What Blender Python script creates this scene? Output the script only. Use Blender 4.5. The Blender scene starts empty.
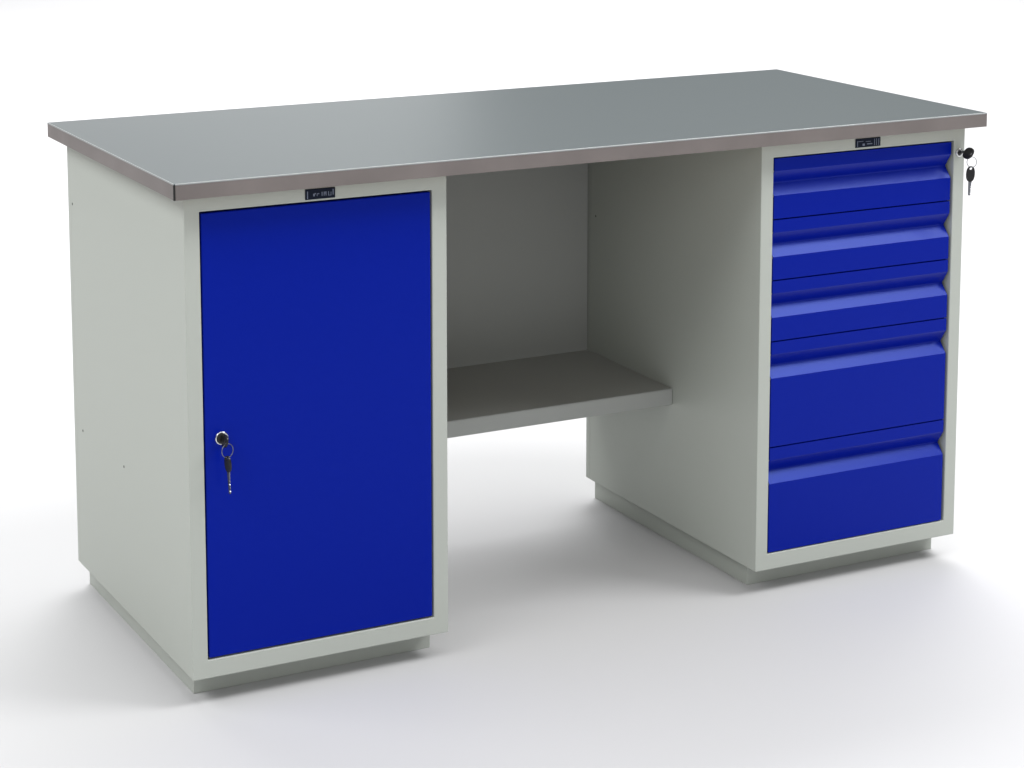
import bpy, bmesh, math
from mathutils import Vector, Matrix

S = bpy.context.scene
COL = S.collection

# ------------------------------------------------------------------ helpers
def link(o, parent=None):
    COL.objects.link(o)
    if parent is not None:
        o.parent = parent
    return o

def tag(o, label=None, cat=None, group=None, kind=None):
    if label: o['label'] = label
    if cat: o['category'] = cat
    if group: o['group'] = group
    if kind: o['kind'] = kind
    return o

def empty(name, loc=(0, 0, 0)):
    o = bpy.data.objects.new(name, None)
    o.empty_display_size = .05
    o.location = loc
    return link(o)

def box(bm, x0, x1, y0, y1, z0, z1, mi=0):
    v = [bm.verts.new((x, y, z)) for x in (x0, x1) for y in (y0, y1) for z in (z0, z1)]
    idx = [(0, 1, 3, 2), (4, 6, 7, 5), (0, 4, 5, 1), (2, 3, 7, 6), (0, 2, 6, 4), (1, 5, 7, 3)]
    fs = []
    for f in idx:
        q = bm.faces.new([v[i] for i in f]); q.material_index = mi; fs.append(q)
    return fs

def obj(name, bm, mats, parent=None, bevel=0, seg=2, smooth=False):
    bmesh.ops.recalc_face_normals(bm, faces=bm.faces)
    me = bpy.data.meshes.new(name)
    bm.to_mesh(me); bm.free()
    if not isinstance(mats, (list, tuple)): mats = [mats]
    for m in mats: me.materials.append(m)
    o = bpy.data.objects.new(name, me)
    link(o, parent)
    if smooth:
        for p in me.polygons: p.use_smooth = True
    if bevel:
        b = o.modifiers.new('bevel', 'BEVEL')
        b.width = bevel; b.segments = seg; b.limit_method = 'ANGLE'; b.angle_limit = math.radians(25)
        b.harden_normals = True
        for p in me.polygons: p.use_smooth = True
        if hasattr(me, 'use_auto_smooth'): me.use_auto_smooth = True
    return o

def frame_map(c, ax):
    """matrix with local z along ax, at c"""
    z = Vector(ax).normalized()
    up = Vector((0, 0, 1)) if abs(z.z) < .9 else Vector((1, 0, 0))
    x = up.cross(z).normalized(); y = z.cross(x)
    m = Matrix((x, y, z)).transposed().to_4x4()
    m.translation = Vector(c)
    return m

def lathe(bm, c, ax, prof, n=40, mi=0):
    """prof: list of (radius, height along ax)"""
    M = frame_map(c, ax)
    rings = []
    for r, h in prof:
        if r < 1e-6:
            rings.append([bm.verts.new(M @ Vector((0, 0, h)))])
        else:
            rings.append([bm.verts.new(M @ Vector((r * math.cos(2 * math.pi * i / n), r * math.sin(2 * math.pi * i / n), h))) for i in range(n)])
    for a, b in zip(rings, rings[1:]):
        for i in range(n):
            j = (i + 1) % n
            vs = [a[i % len(a)], a[j % len(a)], b[j % len(b)], b[i % len(b)]]
            u = []
            for v in vs:
                if v not in u: u.append(v)
            if len(u) >= 3:
                f = bm.faces.new(u); f.material_index = mi; f.smooth = True

def torus(bm, c, ax, R, r, n=48, k=12):
    M = frame_map(c, ax)
    g = [[bm.verts.new(M @ Vector(((R + r * math.cos(2 * math.pi * j / k)) * math.cos(2 * math.pi * i / n),
                                   (R + r * math.cos(2 * math.pi * j / k)) * math.sin(2 * math.pi * i / n),
                                   r * math.sin(2 * math.pi * j / k)))) for j in range(k)] for i in range(n)]
    for i in range(n):
        for j in range(k):
            f = bm.faces.new([g[i][j], g[(i + 1) % n][j], g[(i + 1) % n][(j + 1) % k], g[i][(j + 1) % k]])
            f.smooth = True

def plate(bm, outer, t, M, hole=None):
    """flat plate from an outline (local xy), thickness t about local z, placed by M; optional hole outline with the same count"""
    n = len(outer)
    o0 = [bm.verts.new(M @ Vector((x, y, -t / 2))) for x, y in outer]
    o1 = [bm.verts.new(M @ Vector((x, y, t / 2))) for x, y in outer]
    for i in range(n):
        bm.faces.new([o0[i], o0[(i + 1) % n], o1[(i + 1) % n], o1[i]])
    if hole:
        h0 = [bm.verts.new(M @ Vector((x, y, -t / 2))) for x, y in hole]
        h1 = [bm.verts.new(M @ Vector((x, y, t / 2))) for x, y in hole]
        for i in range(n):
            j = (i + 1) % n
            bm.faces.new([h0[i], h1[i], h1[j], h0[j]])
            bm.faces.new([o1[i], o1[j], h1[j], h1[i]])
            bm.faces.new([o0[i], h0[i], h0[j], o0[j]])
    else:
        bm.faces.new(o1); bm.faces.new(list(reversed(o0)))

# ------------------------------------------------------------------ materials
def mat(name, col, rough=.5, metal=0, spec=.5, tint=None, orange_peel=0, peel_scale=900, var=0, var_scale=3, rough_var=0, coat=0, ior=1.5):
    m = bpy.data.materials.new(name); m.use_nodes = True
    nt = m.node_tree; p = nt.nodes['Principled BSDF']
    p.inputs['Base Color'].default_value = (*col, 1)
    p.inputs['Roughness'].default_value = rough
    p.inputs['Metallic'].default_value = metal
    p.inputs['Specular IOR Level'].default_value = spec
    p.inputs['IOR'].default_value = ior
    if tint: p.inputs['Specular Tint'].default_value = (*tint, 1)
    if coat: p.inputs['Coat Weight'].default_value = coat
    tc = nt.nodes.new('ShaderNodeTexCoord')
    if orange_peel:
        n = nt.nodes.new('ShaderNodeTexNoise'); n.inputs['Scale'].default_value = peel_scale; n.inputs['Detail'].default_value = 3
        nt.links.new(tc.outputs['Object'], n.inputs['Vector'])
        b = nt.nodes.new('ShaderNodeBump'); b.inputs['Strength'].default_value = orange_peel; b.inputs['Distance'].default_value = .0004
        nt.links.new(n.outputs['Fac'], b.inputs['Height']); nt.links.new(b.outputs['Normal'], p.inputs['Normal'])
    if var or rough_var:
        n2 = nt.nodes.new('ShaderNodeTexNoise'); n2.inputs['Scale'].default_value = var_scale; n2.inputs['Detail'].default_value = 5
        nt.links.new(tc.outputs['Object'], n2.inputs['Vector'])
        if var:
            r = nt.nodes.new('ShaderNodeMapRange')
            r.inputs['From Min'].default_value = .3; r.inputs['From Max'].default_value = .7
            r.inputs['To Min'].default_value = 1 - var; r.inputs['To Max'].default_value = 1 + var
            nt.links.new(n2.outputs['Fac'], r.inputs['Value'])
            x = nt.nodes.new('ShaderNodeVectorMath'); x.operation = 'SCALE'
            x.inputs[0].default_value = col
            nt.links.new(r.outputs['Result'], x.inputs['Scale']); nt.links.new(x.outputs['Vector'], p.inputs['Base Color'])
        if rough_var:
            r = nt.nodes.new('ShaderNodeMapRange')
            r.inputs['From Min'].default_value = .3; r.inputs['From Max'].default_value = .7
            r.inputs['To Min'].default_value = rough - rough_var; r.inputs['To Max'].default_value = rough + rough_var
            nt.links.new(n2.outputs['Fac'], r.inputs['Value']); nt.links.new(r.outputs['Result'], p.inputs['Roughness'])
    return m

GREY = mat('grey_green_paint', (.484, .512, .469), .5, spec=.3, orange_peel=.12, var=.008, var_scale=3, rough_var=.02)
GREY_SHADED = mat('shaded_grey_paint', (.40, .413, .397), .5, spec=.3, orange_peel=.12, var=.008, var_scale=3, rough_var=.02)  # the cabinet paint, darker and more neutral: kneehole shade put into the colour
BLUE = mat('blue_paint', (.0001, .0088, .290), .27, spec=.5, ior=1.34, tint=(.26, .42, 1.0), orange_peel=.12)
STEEL = mat('zinc_steel_sheet', (.048, .066, .071), .38, metal=.5, spec=.3)
EDGE = mat('grey_edge_band', (.188, .165, .158), .45, spec=.4, var=.10, var_scale=11)
NOSE = mat('sheet_edge_highlight', (.42, .44, .44), .4, metal=.5, spec=.5)  # lighter than the sheet, so its edge highlight sits in the colour
CHIP = mat('chipboard', (.38, .27, .17), .8, var=.15, var_scale=60)
DARK = mat('dark_gap', (.012, .012, .012), .8)
CHROME = mat('chrome', (.75, .76, .76), .18, metal=1)
NICKEL = mat('nickel_key_steel', (.20, .21, .23), .3, metal=1)
BLACK = mat('black_plastic', (.010, .010, .011), .35, spec=.4)
NAVY = mat('navy_badge', (.004, .009, .024), .5, spec=.15)
PRINT = mat('badge_print', (.17, .20, .28), .5)
FLOORM = mat('white_floor', (.61, .61, .62), .6, spec=.25, var=.004, var_scale=1.5)

# ------------------------------------------------------------------ dimensions (metres)
W, D, H, T = 1.6, .70, .878, .0262
ZU = H - T
YF, YB = .0374, .677
ZB = .047
ZT, Z0 = .8225, .0780          # cabinet openings, top and bottom

bench = empty('workbench', (W / 2, D / 2, 0))
tag(bench, 'grey steel workbench with a blue cupboard door, five blue drawers and a long metal top', 'workbench')
OFF = Vector((W / 2, D / 2, 0))

def part(name, bm, mats, parent=None, **k):
    """geometry is written in workbench coordinates; parts keep their origin at the workbench's base"""
    par = parent if parent is not None else bench
    bmesh.ops.translate(bm, verts=bm.verts, vec=-OFF)
    return obj(name, bm, mats, par, **k)

# ------------------------------------------------------------------ table top
bm = bmesh.new()
box(bm, .0026, W - .0026, .0026, D - .0026, ZU, H - .0024, 1)      # board
box(bm, .0001, W - .0001, .0001, D - .0001, H - .0022, H, 0)          # steel sheet on it
top = part('tabletop', bm, [STEEL, CHIP], bevel=.0012)
bm = bmesh.new(); box(bm, .0022, W, 0, .0022, ZU - .0003, H - .0023)
part('edge_band', bm, EDGE, top, bevel=.0004)
bm = bmesh.new(); box(bm, 0, .0022, .0024, D, ZU - .0003, H - .0023)
part('edge_band', bm, EDGE, top, bevel=.0004)
bm = bmesh.new(); box(bm, W - .0022, W, .0024, D, ZU - .0003, H - .0023)
part('edge_band', bm, EDGE, top, bevel=.0004)
bm = bmesh.new(); box(bm, .0024, W - .0024, D - .0022, D, ZU - .0003, H - .0023)
part('edge_band', bm, EDGE, top, bevel=.0004)
for x0, x1, y0, y1 in ((.0022, W, -.0004, .0012), (-.0004, .0012, .0022, D)):
    bm = bmesh.new(); box(bm, x0, x1, y0, y1, H - .0024, H + .0001)
    part('lip_highlight', bm, NOSE, top, bevel=.0006)  # bright strip added as the highlight along the sheet's edge
bm = bmesh.new(); box(bm, -.0006, .0020, -.0006, .0021, ZU, H - .0022)  # open dark mitre at the near corner
part('corner_joint', bm, DARK, top)

# ------------------------------------------------------------------ cabinets
def cabinet(x0, x1, ox0, ox1):
    bm = bmesh.new()
    y1 = YB - .0165
    o = [bm.verts.new((x, y, z)) for y in (YF, y1) for x, z in ((x0, ZB), (x1, ZB), (x1, ZU - .0004), (x0, ZU - .0004))]
    i = [bm.verts.new((x, y, z)) for y in (YF, y1 - .03) for x, z in ((ox0, Z0), (ox1, Z0), (ox1, ZT), (ox0, ZT))]
    for k in range(4):
        j = (k + 1) % 4
        bm.faces.new([o[k], o[j], i[j], i[k]])
        bm.faces.new([o[k], o[4 + k], o[4 + j], o[j]])
        bm.faces.new([i[k], i[j], i[4 + j], i[4 + k]])
    bm.faces.new(o[4:]); bm.faces.new(i[4:])
    c = part('cabinet', bm, GREY, bevel=.0016, seg=3)
    bm = bmesh.new(); box(bm, x0 + .0004, x1 - .0004, YB - .0158, YB, ZB + .0004, ZU - .0008)
    part('rear_panel', bm, GREY, c, bevel=.001)
    bm = bmesh.new(); box(bm, x0 + .020, x1 - .008, .095, .6738, 0, ZB - .0003)
    part('plinth', bm, GREY, c, bevel=.001)
    return c

LX0, LX1 = .0278, .4893
RX0, RX1 = 1.1198, 1.5794
cabL = cabinet(LX0, LX1, .0540, .4625)
cabR = cabinet(RX0, RX1, 1.1458, 1.5540)

def screw(c, ax, parent, r=.0022, m=None):
    bm = bmesh.new()
    lathe(bm, c, ax, [(0, .0001), (r * .55, .0001), (r * .8, .0005), (r, .0004), (r, -.001)], 16)
    return part('screw', bm, m or STEEL, parent)
RIVET = mat('dull_rivet', (.10, .11, .10), .5, metal=.3)
for y, z in ((.661 - .012, .7327), (.6219, .3132), (.3794, .3128)):
    screw((LX0, y, z), (-1, 0, 0), cabL, .0024, RIVET)
screw((RX0, .640, .611), (-1, 0, 0), cabR, .0024, RIVET)

def badge(x0, x1, z0, z1, parent, marks):
    bm = bmesh.new(); box(bm, x0, x1, YF - .0018, YF + .0005, z0, z1)
    b = part('badge', bm, NAVY, parent, bevel=.0008)
    bm = bmesh.new()
    w, h = x1 - x0, z1 - z0
    for a, b0, c, d in marks:
        box(bm, x0 + a * w, x0 + c * w, YF - .0021, YF - .0017, z0 + b0 * h, z0 + d * h)
    part('lettering', bm, PRINT, b)
    # thin pale rim of the clip-in badge
    return b
def strokes(n, x0, x1, z0=.28, z1=.62):
    out = []
    return out
MARKS_L = [(.055, .10, .085, .80),                                   # upright bar at the left
           (.26, .30, .31, .55), (.31, .48, .345, .60), (.38, .30, .40, .55), (.405, .47, .46, .55),
           (.54, .28, .57, .66), (.61, .28, .635, .66), (.645, .44, .665, .66), (.675, .28, .70, .66),
           (.76, .25, .785, .66), (.80, .25, .86, .31), (.845, .25, .865, .60), (.91, .30, .94, .85)]
badge(.2345, .2870, .8258, .8432, cabL, MARKS_L)
MARKS_R = [(.06, .10, .08, .75), (.10, .66, .30, .71), (.27, .18, .36, .42), (.40, .60, .60, .65), (.45, .30, .66, .40),
           (.74, .12, .76, .88), (.82, .12, .84, .88), (.91, .12, .93, .88)]
badge(1.3250, 1.3812, .8266, .8432, cabR, MARKS_R)

# ------------------------------------------------------------------ cupboard door with lock
g = .0028
bm = bmesh.new(); box(bm, .0540 + g, .4625 - g, YF + .0012, YF + .020, Z0 + g, ZT - g * 1.15)
door = part('cupboard_door', bm, BLUE, bevel=.0016, seg=3)
LC = Vector((.0841, YF + .0012, .4486))
bm = bmesh.new()
lathe(bm, LC, (0, -1, 0), [(.0112, -.001), (.0112, .0030), (.0104, .0040), (.0086, .0040), (.0080, .0030), (.0074, .0030), (.0070, .0036), (0, .0036)], 40)
lockL = part('lock', bm, [CHROME], door)
bm = bmesh.new(); lathe(bm, LC, (0, -1, 0), [(.0079, .0031), (.0079, .0038), (.0072, .0042), (0, .0042)], 32)
part('lock_barrel', bm, BLACK, door)

# ------------------------------------------------------------------ drawers
DX0, DX1 = 1.1458 + .0022, 1.5540 - .0062
zs = [ZT, .7080, .5948, .4806, .2806, Z0]
def drawer(zt, zb):
    zt -= .0022 if abs(zt - ZT) < 1e-5 else .0012
    zb += .0022 if abs(zb - Z0) < 1e-5 else .0012
    y0 = YF + .0006; dep = .0165
    prof = [(y0, zb), (y0, zt - .0680), (y0 + dep, zt - .0485), (y0 + dep * .96, zt - .0460), (y0 + .0010, zt - .0245), (y0, zt - .0228), (y0, zt), ]
    back = y0 + .030
    # the folded front sheet, with depth behind it
    bm = bmesh.new()
    a = [bm.verts.new((DX0, y, z)) for y, z in prof] ; b = [bm.verts.new((DX1, y, z)) for y, z in prof]
    a2 = [bm.verts.new((DX0, y + .0016 if y < back else y, z)) for y, z in prof]; b2 = [bm.verts.new((DX1, y + .0016, z)) for y, z in prof]
    n = len(prof)
    for k in range(n - 1):
        bm.faces.new([a[k], b[k], b[k + 1], a[k + 1]])
        bm.faces.new([a2[k], a2[k + 1], b2[k + 1], b2[k]])
        bm.faces.new([a[k], a[k + 1], a2[k + 1], a2[k]])
        bm.faces.new([b[k], b2[k], b2[k + 1], b[k + 1]])
    bm.faces.new([a[0], a2[0], b2[0], b[0]]); bm.faces.new([a[-1], b[-1], b2[-1], a2[-1]])
    # returns: bottom, top, and the sides below the grip
    box(bm, DX0, DX1, y0 + .0017, back, zb, zb + .0015)
    box(bm, DX0, DX1, y0 + .0017, back, zt - .0015, zt)
    for xa, xb in ((DX0, DX0 + .0014), (DX1 - .0014, DX1)):
        box(bm, xa, xb, y0 + .0017, back, zb + .0016, zt - .0715)
        box(bm, xa, xb, y0 + .0017, back, zt - .0222, zt - .0016)
    d = part('drawer', bm, BLUE)
    # the tray behind the front
    bm = bmesh.new()
    ty0, ty1 = back + .001, .56
    tz1 = zt - .02
    box(bm, DX0 + .014, DX1 - .014, ty0, ty1, zb + .004, zb + .0055)
    box(bm, DX0 + .014, DX0 + .0155, ty0, ty1, zb + .0056, tz1); box(bm, DX1 - .0155, DX1 - .014, ty0, ty1, zb + .0056, tz1)
    box(bm, DX0 + .0156, DX1 - .0156, ty0, ty0 + .0015, zb + .0056, tz1); box(bm, DX0 + .0156, DX1 - .0156, ty1 - .0015, ty1, zb + .0056, tz1)
    part('drawer_tray', bm, GREY, d)
    return d
for zt, zb in zip(zs, zs[1:]):
    drawer(zt, zb)

# side lock of the drawer cabinet
RC = Vector((1.5655, YF, .7991))
bm = bmesh.new()
lathe(bm, RC, (0, -1, 0), [(.0082, -.001), (.0082, .0026), (.0074, .0034), (.0046, .0034), (.0042, .0028), (0, .0028)], 40)
lockR = part('lock', bm, CHROME, cabR)
bm = bmesh.new(); lathe(bm, RC, (0, -1, 0), [(.0041, .0029), (.0041, .0037), (.0035, .0041), (0, .0041)], 32)
part('lock_barrel', bm, BLACK, cabR)

# ------------------------------------------------------------------ kneehole: rear panel and shelf
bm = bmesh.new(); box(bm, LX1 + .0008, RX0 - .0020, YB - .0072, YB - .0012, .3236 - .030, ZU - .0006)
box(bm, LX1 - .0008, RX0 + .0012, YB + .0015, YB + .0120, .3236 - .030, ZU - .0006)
part('kneehole_panel', bm, GREY_SHADED, bevel=.001)
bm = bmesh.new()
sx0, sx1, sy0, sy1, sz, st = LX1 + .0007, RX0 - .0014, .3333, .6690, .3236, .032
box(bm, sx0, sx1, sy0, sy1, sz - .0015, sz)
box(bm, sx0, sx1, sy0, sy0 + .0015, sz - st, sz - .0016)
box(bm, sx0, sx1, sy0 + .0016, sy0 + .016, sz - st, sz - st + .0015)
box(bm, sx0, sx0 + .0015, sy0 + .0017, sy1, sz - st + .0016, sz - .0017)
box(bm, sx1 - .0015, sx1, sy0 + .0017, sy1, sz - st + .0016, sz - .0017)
shelf = part('shelf', bm, GREY_SHADED, bevel=.0006)
bm = bmesh.new(); lathe(bm, (RX0 - .004, .6670, sz), (0, 0, 1), [(.0026, 0), (.0026, .0012), (.0018, .002), (0, .002)], 16)
part('screw', bm, CHROME, shelf)  # chrome head made up for a speck of light leaking at the corner

# ------------------------------------------------------------------ keys (hang in the locks: things of their own)
def ellipse(rx, ry, n=32, cx=0, cy=0, p=2.0):
    out = []
    for i in range(n):
        t = 2 * math.pi * i / n
        c, s = math.cos(t), math.sin(t)
        out.append((cx + rx * math.copysign(abs(c) ** (2 / p), c), cy + ry * math.copysign(abs(s) ** (2 / p), s)))
    return out

def key(root, tip_dir, side, c, bow_l, bow_w, blade_l, blade_w=.0052, hole_r=.0025, t=.0026):
    """c = centre of the bow; tip_dir = towards the blade; side = in-plane sideways axis (all in the root's space)"""
    d = Vector(tip_dir).normalized(); s = Vector(side).normalized(); nrm = s.cross(d)
    M = Matrix((s, d, nrm)).transposed().to_4x4(); M.translation = Vector(c)
    bm = bmesh.new()
    n = 32
    hole_off = -bow_l * .5 + hole_r + .0022
    plate(bm, ellipse(bow_w / 2, bow_l / 2, n, p=2.3), t, M, ellipse(hole_r * 1.25, hole_r * .9, n, 0, hole_off))
    k = obj('key', bm, BLACK, root, bevel=.0005)
    bm = bmesh.new()
    b0 = bow_l * .5 - .0035; L = blade_l
    w = blade_w / 2
    out = [(-w * 1.25, b0), (w * 1.25, b0), (w * 1.25, b0 + L * .16), (w, b0 + L * .18)]
    for q in range(4):                                             # bitting
        y = b0 + L * (.36 + .14 * q)
        out += [(w, y), (w * (.35 if q % 2 else .6), y + L * .045), (w * (.35 if q % 2 else .6), y + L * .07), (w * .95, y + L * .115)]
    out += [(w * .6, b0 + L * .96), (0, b0 + L), (-w * .8, b0 + L * .95)]
    plate(bm, out, .0018, M)
    obj('key_blade', bm, NICKEL, k)
    return k

# left: keys in the cupboard door
base = LC + Vector((0, -.0042, 0))
rootL = empty('key_ring', base)
tag(rootL, 'pair of keys on a steel ring hanging from the lock of the blue cupboard door', 'keys')
# bow of the key in the lock stands edge-on: its plane holds the lock axis and the vertical
def turn(v, deg):
    a = math.radians(deg)
    return (v[0] * math.cos(a) - v[1] * math.sin(a), v[0] * math.sin(a) + v[1] * math.cos(a), v[2])
key(rootL, (0, 1, 0), (.22, 0, .975), (0, -.0125, -.0010), .0235, .0205, .014, t=.0032)
bm = bmesh.new(); torus(bm, (.0012, -.0205, -.0150), (.30, -1, .05), .0112, .0007)
obj('steel_ring', bm, NICKEL, rootL)
key(rootL, (.04, -.03, -1), turn((1, 0, 0), -76), (.0018, -.0200, -.0375), .027, .0165, .040, t=.0034)

# right: keys in the side lock of the drawer cabinet
rootR = empty('key_ring', RC + Vector((0, -.0041, 0)))
tag(rootR, 'black keys on a thin ring in the small lock beside the top drawer', 'keys')
key(rootR, (0, 1, 0), (.55, 0, .835), (.0022, -.0215, .0022), .0255, .0235, .021, t=.0036)
bm = bmesh.new(); torus(bm, (.0040, -.0300, -.0135), (-.25, -1, .10), .0098, .0006)
obj('steel_ring', bm, NICKEL, rootR)
key(rootR, (-.03, .02, -1), (.97, -.24, 0), (.0024, -.0290, -.0362), .0300, .0170, .0300, t=.0034)

# ------------------------------------------------------------------ floor
bm = bmesh.new()
n = 30
s = 30
bmesh.ops.create_grid(bm, x_segments=n, y_segments=n, size=s)
fl = obj('floor', bm, FLOORM)
fl.location = (3, 6, 0)
tag(fl, 'seamless white studio floor', None, None, 'structure')

# ------------------------------------------------------------------ light
w = bpy.data.worlds.new('World'); S.world = w; w.use_nodes = True
nt = w.node_tree
bg = nt.nodes['Background']
bg.inputs['Color'].default_value = (1, 1, 1, 1)
bg.inputs['Strength'].default_value = .17

def area(name, loc, target, size, power, size_y=None, col=(1, 1, 1)):
    l = bpy.data.lights.new(name, 'AREA'); l.shape = 'RECTANGLE'; l.size = size; l.size_y = size_y or size
    l.energy = power; l.color = col
    o = bpy.data.objects.new(name, l); link(o)
    o.location = loc
    o.rotation_euler = (Vector(target) - Vector(loc)).to_track_quat('-Z', 'Y').to_euler()
    return o
def softbox(el, az, dist, sx, sy, power, target=(.8, .3, .4)):
    """a studio softbox el degrees up and az degrees round (0 = behind the bench, -90 = left) from its target"""
    e, a = math.radians(el), math.radians(az)
    loc = (target[0] + dist * math.cos(e) * math.sin(a), target[1] + dist * math.cos(e) * math.cos(a), target[2] + dist * math.sin(e))
    return area('softbox', loc, target, sx, power, sy)
softbox(66, 180, 6, 5, 2.0, 100)                # high front
softbox(48, 128, 6, 2.2, 1.7, 135)               # front key, a little to the right
softbox(20, 180, 7, 8, 2.4, 44)                # low front fill
softbox(22, 218, 7, 4, 2.4, 46)                # front left fill
softbox(45, -90, 7, 8, 2.6, 292)               # left
softbox(50, 90, 7, 8, 2.4, 195)                # right
softbox(10, 9, 8, 4.6, 2.4, 56)               # low back, mirrored in the sheet top
softbox(88, 0, 8, 8, 8, 640, (2, 8, 0))        # over the floor behind
softbox(88, 0, 9, 8, 8, 1180, (7.5, 9, 0))

# ------------------------------------------------------------------ camera
cam = bpy.data.cameras.new('camera'); co = bpy.data.objects.new('camera', cam); link(co)
cx, cy, cz, yaw, pitch, f = -1.12972, -3.31016, 1.5185, -.4799, -.14184, 2258.777
co.location = (cx, cy, cz)
co.rotation_euler = (math.pi / 2 + pitch, 0, yaw)
cam.sensor_width = 36; cam.lens = f * 36 / 1024
cam.shift_x = 0; cam.shift_y = -293.07 / 1024
cam.clip_start = .05; cam.clip_end = 200
S.camera = co

S.view_settings.view_transform = 'Standard'
try: S.view_settings.look = 'None'
except Exception: pass
S.view_settings.exposure = 0; S.view_settings.gamma = 1
S.cycles.max_bounces = 8
S.cycles.diffuse_bounces = 2
S.cycles.use_denoising = True
